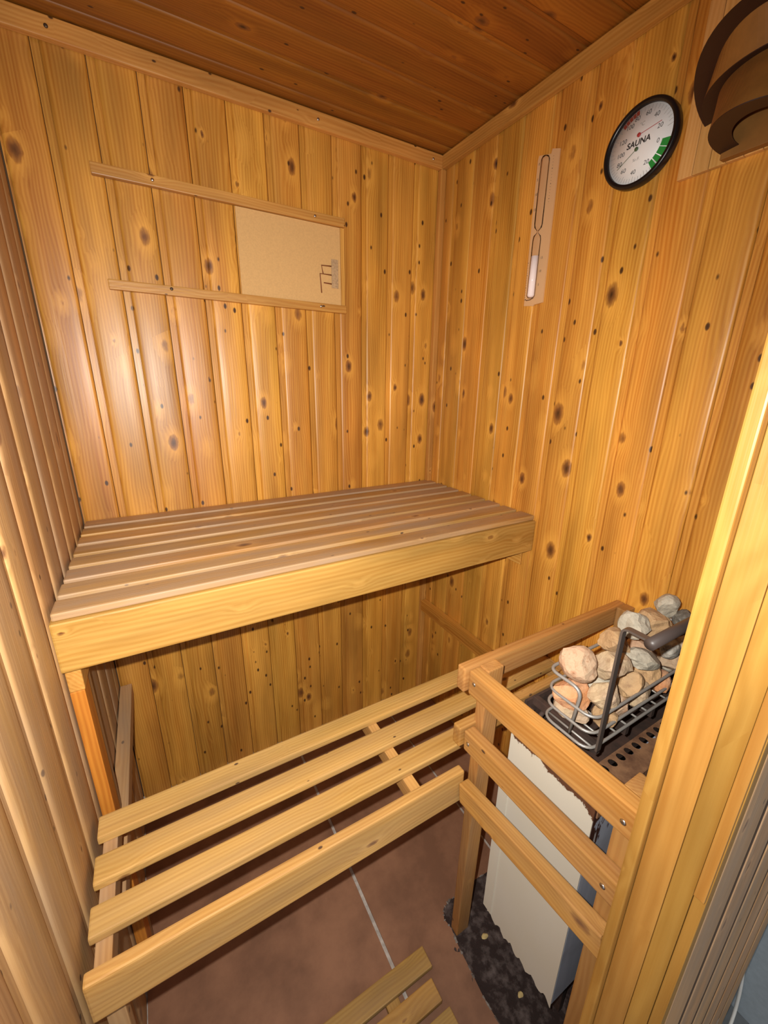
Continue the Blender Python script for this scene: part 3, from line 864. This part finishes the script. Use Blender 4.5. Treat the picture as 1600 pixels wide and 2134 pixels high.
# settle the pile: push overlapping neighbours apart inside the basket
PC = [Vector(t_[0]) for t_ in STONES]
PS = [Vector(t_[1]) for t_ in STONES]
for it in range(80):
    for i in range(len(PC)):
        for j in range(i + 1, len(PC)):
            d = PC[j] - PC[i]
            q_ = math.sqrt(sum((d[k] / (0.86 * (PS[i][k] + PS[j][k]))) ** 2 for k in range(3)))
            if q_ < 1.0:
                sh = d.normalized() * (1.0 - q_) * 0.010
                sh.y *= 0.35
                PC[i] -= sh; PC[j] += sh
    for i in range(len(PC)):
        PC[i].x = min(max(PC[i].x, xl + 0.90 * PS[i].x), xr - 0.5 * PS[i].x)
        PC[i].y = min(max(PC[i].y, yf + 0.95 * PS[i].y), yb2 - 0.95 * PS[i].y) if 2 * PS[i].y < 0.1 else PC[i].y
        PC[i].z = max(PC[i].z, ZB + 0.003 + 0.72 * PS[i].z)
        PC[i].z = min(PC[i].z, 0.905)
for i, (c, s, r, mt, lab) in enumerate(STONES):
    c = PC[i]
    o = link('stone', rock_mesh(tuple(1.02 * v_ for v_ in s), 100 + i), mt, loc=c, rot=r)
    tag(o, lab, 'stone', 'stones in the stove basket')

# ------------------------------------------------------------------ thermometer / hygrometer
TC = Vector((0.0, -0.7741, 1.9265)); TR = 0.0838
th = thing('sauna_thermometer', 'round white sauna thermometer and hygrometer with a thick black rim', 'thermometer', TC)
TM = Matrix(((0, 0, -1), (-1, 0, 0), (0, 1, 0))).to_4x4()      # local x -> -Y, y -> +Z, z -> -X
def on_dial(name, me, mat, h=0.0, x=0.0, y=0.0, rot=0.0):
    M = TM @ Matrix.Translation((x, y, h)) @ Matrix.Rotation(rot, 4, 'Z')
    return link(name, me, mat, th, mtx=M)
on_dial('rim', lathe_mesh([(TR * 0.985, 0.0005), (TR, 0.004), (TR, 0.017), (TR * 0.985, 0.0215), (TR * 0.94, 0.023), (TR * 0.885, 0.0215), (TR * 0.872, 0.018), (TR * 0.872, 0.0125), (0.0005, 0.0125), (0.0005, 0.0005)], 72), M_BLACK)
on_dial('dial_face', lathe_mesh([(0.0001, 0.0135), (TR * 0.872, 0.0135), (TR * 0.872, 0.0128)], 72), M_DIAL)
RD = TR * 0.872
# the small needle of two scales shares the face
UPC = (-0.05 * TR, 0.26 * TR); LOC_ = (-0.05 * TR, -0.06 * TR)
def tick(a, r0, r1, w, cx, cy):
    c, s = math.cos(a), math.sin(a)
    return [(cx + c * r0 - s * w, cy + s * r0 + c * w), (cx + c * r1 - s * w, cy + s * r1 + c * w), (cx + c * r1 + s * w, cy + s * r1 - c * w), (cx + c * r0 + s * w, cy + s * r0 - c * w)]
tv, tf = [], []
for i in range(25):
    a = math.radians(12 + i * 172 / 24)
    big = i % 4 == 0
    for p in tick(a, RD * (0.80 if big else 0.85), RD * 0.965, 0.00033, 0, 0): tv.append((p[0], p[1], 0))
    tf.append(tuple(range(len(tv) - 4, len(tv))))
for i in range(21):
    a = math.radians(194 + i * 118 / 20)
    big = i % 4 == 0
    for p in tick(a, RD * (0.80 if big else 0.85), RD * 0.965, 0.00033, 0, 0): tv.append((p[0], p[1], 0))
    tf.append(tuple(range(len(tv) - 4, len(tv))))
on_dial('tick_marks', mesh_from('ticks', tv, tf), M_INKG, 0.01375)
def sector(a0, a1, r0, r1, n=5):
    v = []; f = []
    for i in range(n + 1):
        a = math.radians(a0 + (a1 - a0) * i / n)
        v += [(math.cos(a) * r0, math.sin(a) * r0, 0), (math.cos(a) * r1, math.sin(a) * r1, 0)]
    for i in range(n): f.append((2 * i, 2 * i + 1, 2 * i + 3, 2 * i + 2))
    me = mesh_from('sector', v, f)
    return me
for a0, a1 in ((-8.5, -22), (-23.2, -36), (-37.6, -47), (-48.8, -58)):
    on_dial('green_segment', sector(a1, a0, RD * 0.70, RD * 0.985), M_GREEN, 0.0139)
for i in range(5):
    a0 = 101 + i * 6.6
    on_dial('red_segment', sector(a0, a0 + 5.8, RD * 0.86, RD * 0.985), M_RED, 0.0139)
def text_mesh(s, size, shear=0.0, bold=0.0):
    cu = bpy.data.curves.new('txt', 'FONT')
    cu.body = s; cu.size = size; cu.align_x = 'CENTER'; cu.align_y = 'CENTER'
    cu.shear = shear; cu.offset = bold; cu.resolution_u = 3
    ob = bpy.data.objects.new('txt', cu)
    COL.objects.link(ob)
    dg = bpy.context.evaluated_depsgraph_get()
    me = bpy.data.meshes.new_from_object(ob.evaluated_get(dg))
    bpy.data.objects.remove(ob, do_unlink=True)
    me.materials.clear()
    return me
on_dial('lettering', text_mesh('SAUNA', 0.0165, 0.10, 0.0005), M_INK, 0.01385, -0.060 * TR, 0.085 * TR)
for s, x, y in (('0', 0.49, -0.09), ('20', 0.26, -0.48), ('40', -0.08, -0.60), ('60', -0.38, -0.47), ('80', -0.53, -0.27), ('100', -0.53, -0.05),
                ('120', -0.52, 0.25), ('100', -0.37, 0.54), ('80', -0.19, 0.66), ('60', 0.10, 0.68), ('40', 0.34, 0.54), ('20', 0.48, 0.24)):
    on_dial('numeral', text_mesh(s, 0.0125, 0.08), M_INK, 0.01385, x * TR, y * TR)
on_dial('lettering', text_mesh('%r.F.', 0.0085, 0.1), M_INKG, 0.01385, -0.05 * TR, -0.31 * TR)
on_dial('lettering', text_mesh('\u00b0C', 0.0105, 0.1), M_INKG, 0.01385, -0.03 * TR, 0.48 * TR)
def needle(x0, y0, x1, y1, mat):
    L_ = math.hypot(x1 - x0, y1 - y0)
    me = box_mesh(L_, 0.0010, 0.0005, 0.0)
    for vt in me.vertices: vt.co.x += L_ / 2
    nd = on_dial('needle', me, mat, 0.0160, x0, y0, math.atan2(y1 - y0, x1 - x0))
    link('needle_hub', lathe_mesh([(0.0001, 0.0020), (0.0034, 0.0020), (0.0042, 0.0010), (0.0042, -0.0008)], 18), mat, nd)
needle(-0.06 * TR, 0.25 * TR, 0.52 * TR, 0.33 * TR, M_NEEDR)
needle(-0.07 * TR, -0.07 * TR, -0.56 * TR, -0.39 * TR, M_NEEDG)
on_dial('glass', lathe_mesh([(0.0001, 0.0200), (RD * 0.6, 0.0199), (RD, 0.0194)], 48), M_GLASS)

# ------------------------------------------------------------------ sand timer
sd = thing('sand_timer', 'slim sand timer with white sand on a beige strip', 'sand timer', (0, -0.50, 1.825))
SDM = Matrix(((0, 0, -1), (-1, 0, 0), (0, 1, 0))).to_4x4()
pl = [(-0.0340, 0.1995), (0.0085, 0.1885), (0.0115, 0.1990), (0.0370, 0.1900), (0.0390, -0.1905), (0.0060, -0.1925), (0.0030, -0.1955), (-0.0330, -0.1910), (-0.0360, 0.05), (-0.0375, 0.19)]
link('back_strip', prism_mesh(pl[::-1], 0.0040, 0.0008), M_ACRYL, sd, mtx=SDM)
TR_ = 0.0118
prof = [(0.0001, -0.174), (TR_ * 0.7, -0.173), (TR_, -0.168), (TR_, -0.020), (TR_ * 0.87, -0.010), (0.0038, -0.003), (0.0015, 0.001), (0.0038, 0.005), (TR_ * 0.87, 0.012), (TR_, 0.022), (TR_, 0.176), (TR_ * 0.76, 0.183), (0.0001, 0.185)]
TBM = SDM @ Matrix.Translation((0.0015, -0.001, 0.0172)) @ Matrix.Rotation(-math.pi / 2, 4, 'X')
link('glass_tube', lathe_mesh(prof, 24), M_TUBE, sd, mtx=TBM)
link('sand', lathe_mesh([(0.0001, -0.1725), (TR_ * 0.64, -0.1715), (TR_ * 0.92, -0.167), (TR_ * 0.92, -0.062), (0.0001, -0.060)], 24), M_SAND, sd, mtx=TBM)
dv, dfc = [], []
def dot(x, y, r):
    b = len(dv)
    for k in range(6):
        a = k * math.pi / 3
        dv.append((x + r * math.cos(a), y + r * math.sin(a), 0.0051))
    dfc.append(tuple(range(b, b + 6)))
for i in range(16): dot(0.0185, 0.180 - i * 0.0072, 0.0013 if i % 5 == 4 else 0.0008)
for i in range(16): dot(-0.0320, -0.072 - i * 0.0068, 0.0013 if i % 5 == 0 else 0.0008)
link('scale_dots', mesh_from('dots', dv, dfc), M_INK, sd, mtx=SDM)['kind'] = 'stuff'
for s, x, y in (('0', -0.0305, 0.178), ('5', -0.0305, 0.140), ('10', -0.0305, 0.104), ('15', -0.0305, 0.066), ('15', 0.0165, -0.068), ('10', 0.0160, -0.103), ('5', 0.0155, -0.139)):
    link('numeral', text_mesh(s, 0.0090), M_INK, sd, mtx=SDM @ Matrix.Translation((x, y, 0.0051)))
link('holder', tube_mesh([(0.012, 0.0, 0.0), (0.002, -0.004, 0.002), (-0.012, -0.004, 0.002), (-0.018, 0.0, 0.0)], 0.0011, 6), M_SCREW, sd, mtx=SDM @ Matrix.Translation((0.0015, -0.176, 0.0190)))

# ------------------------------------------------------------------ lamp
lp = thing('wall_lamp', 'bentwood sauna lamp shade of curved veneer bands on a slatted board', 'lamp', (0, -1.05, 1.95))
LPO = lp.location
ys = [-0.872, -0.903, -0.934, -0.965]
for i in range(12):
    ya = -0.872 - 0.030 * i
    beam('back_slat', (-0.0125, -0.0012), (ya - 0.0288, ya), (1.824, 2.120), M_LPLATE, lp, 'z', 0.001, origin=LPO)
def arc(r, D, z0, t, yc=-1.05, n=40):
    return [Vector((-0.0135 - D * math.sin(math.pi * k / n), yc + r * math.cos(math.pi * k / n), z0 + t * D * math.sin(math.pi * k / n))) for k in range(n + 1)]
def loft(a, b, th, name, mat):
    n = len(a)
    mid = Vector((-0.02, -1.05, 0))
    vs, fs = [], []
    for p, q in zip(a, b):
        nrm = Vector((p.x - mid.x, p.y - mid.y, 0)).normalized()
        up = (q - p)
        tg = nrm - up * (nrm.dot(up) / max(up.dot(up), 1e-9))
        tg = tg.normalized() if tg.length > 1e-4 else Vector((0, 0, 1))
        vs += [p, q, q - tg * th, p - tg * th]
    for i in range(n - 1):
        for k in range(4):
            l = (k + 1) % 4
            fs.append((i * 4 + k, i * 4 + l, (i + 1) * 4 + l, (i + 1) * 4 + k))
    fs += [(3, 2, 1, 0), tuple((n - 1) * 4 + k for k in range(4))]
    bmm = bmesh.new(); bmm.from_mesh(mesh_from('loft', [v_ - LPO for v_ in vs], fs))
    return link(name, bm_mesh('loft', bmm, False), mat, lp)
b0 = (0.141, 0.200, 1.905, 0.268); b1 = (0.134, 0.142, 1.906, 0.060); b2 = (0.094, 0.177, 1.838, -0.050)
def inset(b, dr, dD, dz=0.0): return (b[0] - dr, b[1] - dD, b[2] + dz, b[3])
loft(arc(*b0), arc(*inset(b0, 0.030, 0.030, 0.004)), 0.0015, 'shade_ring', M_VEND)
loft(arc(*b1), arc(*inset(b0, 0.030, 0.030, 0.006)), 0.0015, 'shade_band', M_VEN)
loft(arc(*b1), arc(*inset(b1, 0.024, 0.018, 0.004)), 0.0015, 'shade_ring', M_VEND)
loft(arc(*b2), arc(*inset(b1, 0.024, 0.018, 0.006)), 0.0015, 'shade_band', M_VEN)
loft(arc(*b2), arc(*inset(b2, 0.030, 0.05, 0.004)), 0.0015, 'shade_ring', M_VEND)
beam('housing', (-0.030, -0.0128), (-1.142, -0.958), (1.8255, 1.985), M_VEN, lp, 'z', 0.001, origin=LPO)
beam('clip', (-0.165, -0.155), (-1.105, -1.085), (1.905, 1.917), M_WHITE, lp, 'y', 0.003, origin=LPO)

# ------------------------------------------------------------------ vent slide on the back wall
r1 = beam('guide_rail', (-1.125, -0.414), (-0.0190, -0.0012), (1.8985, 1.9255), M_TRIM, None, 'x', 0.0025)
tag(r1, 'upper pine guide rail over the beige panel on the back wall', 'rail', 'guide rails on the back wall')
r2 = beam('guide_rail', (-1.128, -0.411), (-0.0190, -0.0012), (1.6330, 1.6585), M_TRIM, None, 'x', 0.0025)
tag(r2, 'lower pine guide rail under the beige panel on the back wall', 'rail', 'guide rails on the back wall')
for o, lst in ((r1, ((-0.985, 1.913), (-0.520, 1.913))), (r2, ((-0.972, 1.650), (-0.508, 1.648)))):
    for i, (px, pz) in enumerate(lst):
        M = o.matrix_basis.inverted() @ Matrix.Translation((px, -0.0190, pz)) @ Vector((0, -1, 0)).to_track_quat('Z', 'Y').to_matrix().to_4x4()
        link('screw', lathe_mesh([(0.0001, 0.0024), (0.0028, 0.0021), (0.0045, 0.0008), (0.0046, 0.0), (0.0001, 0.0)], 10), M_SCREW if (o is r2 and i == 0) else M_STEEL, o, mtx=M)
vp = thing('sliding_panel', 'beige hardboard sliding panel with a small twig motif', 'panel', (-0.60, -0.006, 1.78))
VO = vp.location
beam('panel', (-0.770, -0.428), (-0.0085, -0.0035), (1.6595, 1.8975), M_PANEL, vp, 'x', 0.0006, origin=VO)
beam('edge_strip', (-0.4275, -0.414), (-0.0120, -0.0020), (1.6595, 1.8975), M_TRIM, vp, 'z', 0.001, origin=VO)
beam('motif_block', (-0.463, -0.438), (-0.0115, -0.0086), (1.711, 1.800), M_PLAQ, vp, 'z', 0.001, origin=VO)
for pts in ([(-0.463, 1.778), (-0.499, 1.7765), (-0.494, 1.752)], [(-0.463, 1.751), (-0.505, 1.7510), (-0.501, 1.692)], [(-0.463, 1.7235), (-0.492, 1.7245)]):
    link('motif_twig', tube_mesh([Vector((a, -0.0095, b)) - VO for a, b in pts], 0.0020, 6), M_TWIG, vp)

# ------------------------------------------------------------------ duckboard, debris, cord
db = thing('duckboard', 'slatted wooden duckboard lying on the tiles by the door', 'duckboard', (-0.90, -1.12, ZF))
DO = db.location
for i in range(5):
    ya = -0.906 - 0.066 * i
    beam('slat', (-1.15, (-0.612, -0.628, -0.618, -0.625, -0.62)[i]), (ya - 0.049, ya), (ZF + 0.018, ZF + 0.033), M_DUCK, db, 'x', 0.0025, origin=DO)
for x in (-1.10, -0.74):
    beam('bearer', (x - 0.018, x + 0.018), (-1.215, -0.910), (ZF + 0.001, ZF + 0.0178), M_DUCK, db, 'y', 0.002, origin=DO)
for c, s, lab in (((-0.427, -0.968, ZF), (0.012, 0.007, 0.004), 'pale yellow chip on the dark bed near the foot of the cream panel'),
                  ((-0.430, -1.107, ZF), (0.009, 0.007, 0.004), 'small orange yellow chip on the dark bed nearer the door')):
    o = link('debris_chip', rock_mesh(s, int(abs(c[1]) * 1000)), M_CHIP, loc=c)
    tag(o, lab, 'debris')
cord = link('cord', tube_mesh(round_path([(0.128, -1.372, -0.02), (0.130, -1.382, -0.12), (0.126, -1.394, -0.20), (0.112, -1.402, -0.27), (0.07, -1.408, -0.296), (0.00, -1.420, -0.2975)], 0.05, 6), 0.0040, 8), M_CORD)
tag(cord, 'thin white cord hanging by the grey blue wall outside', 'cord')
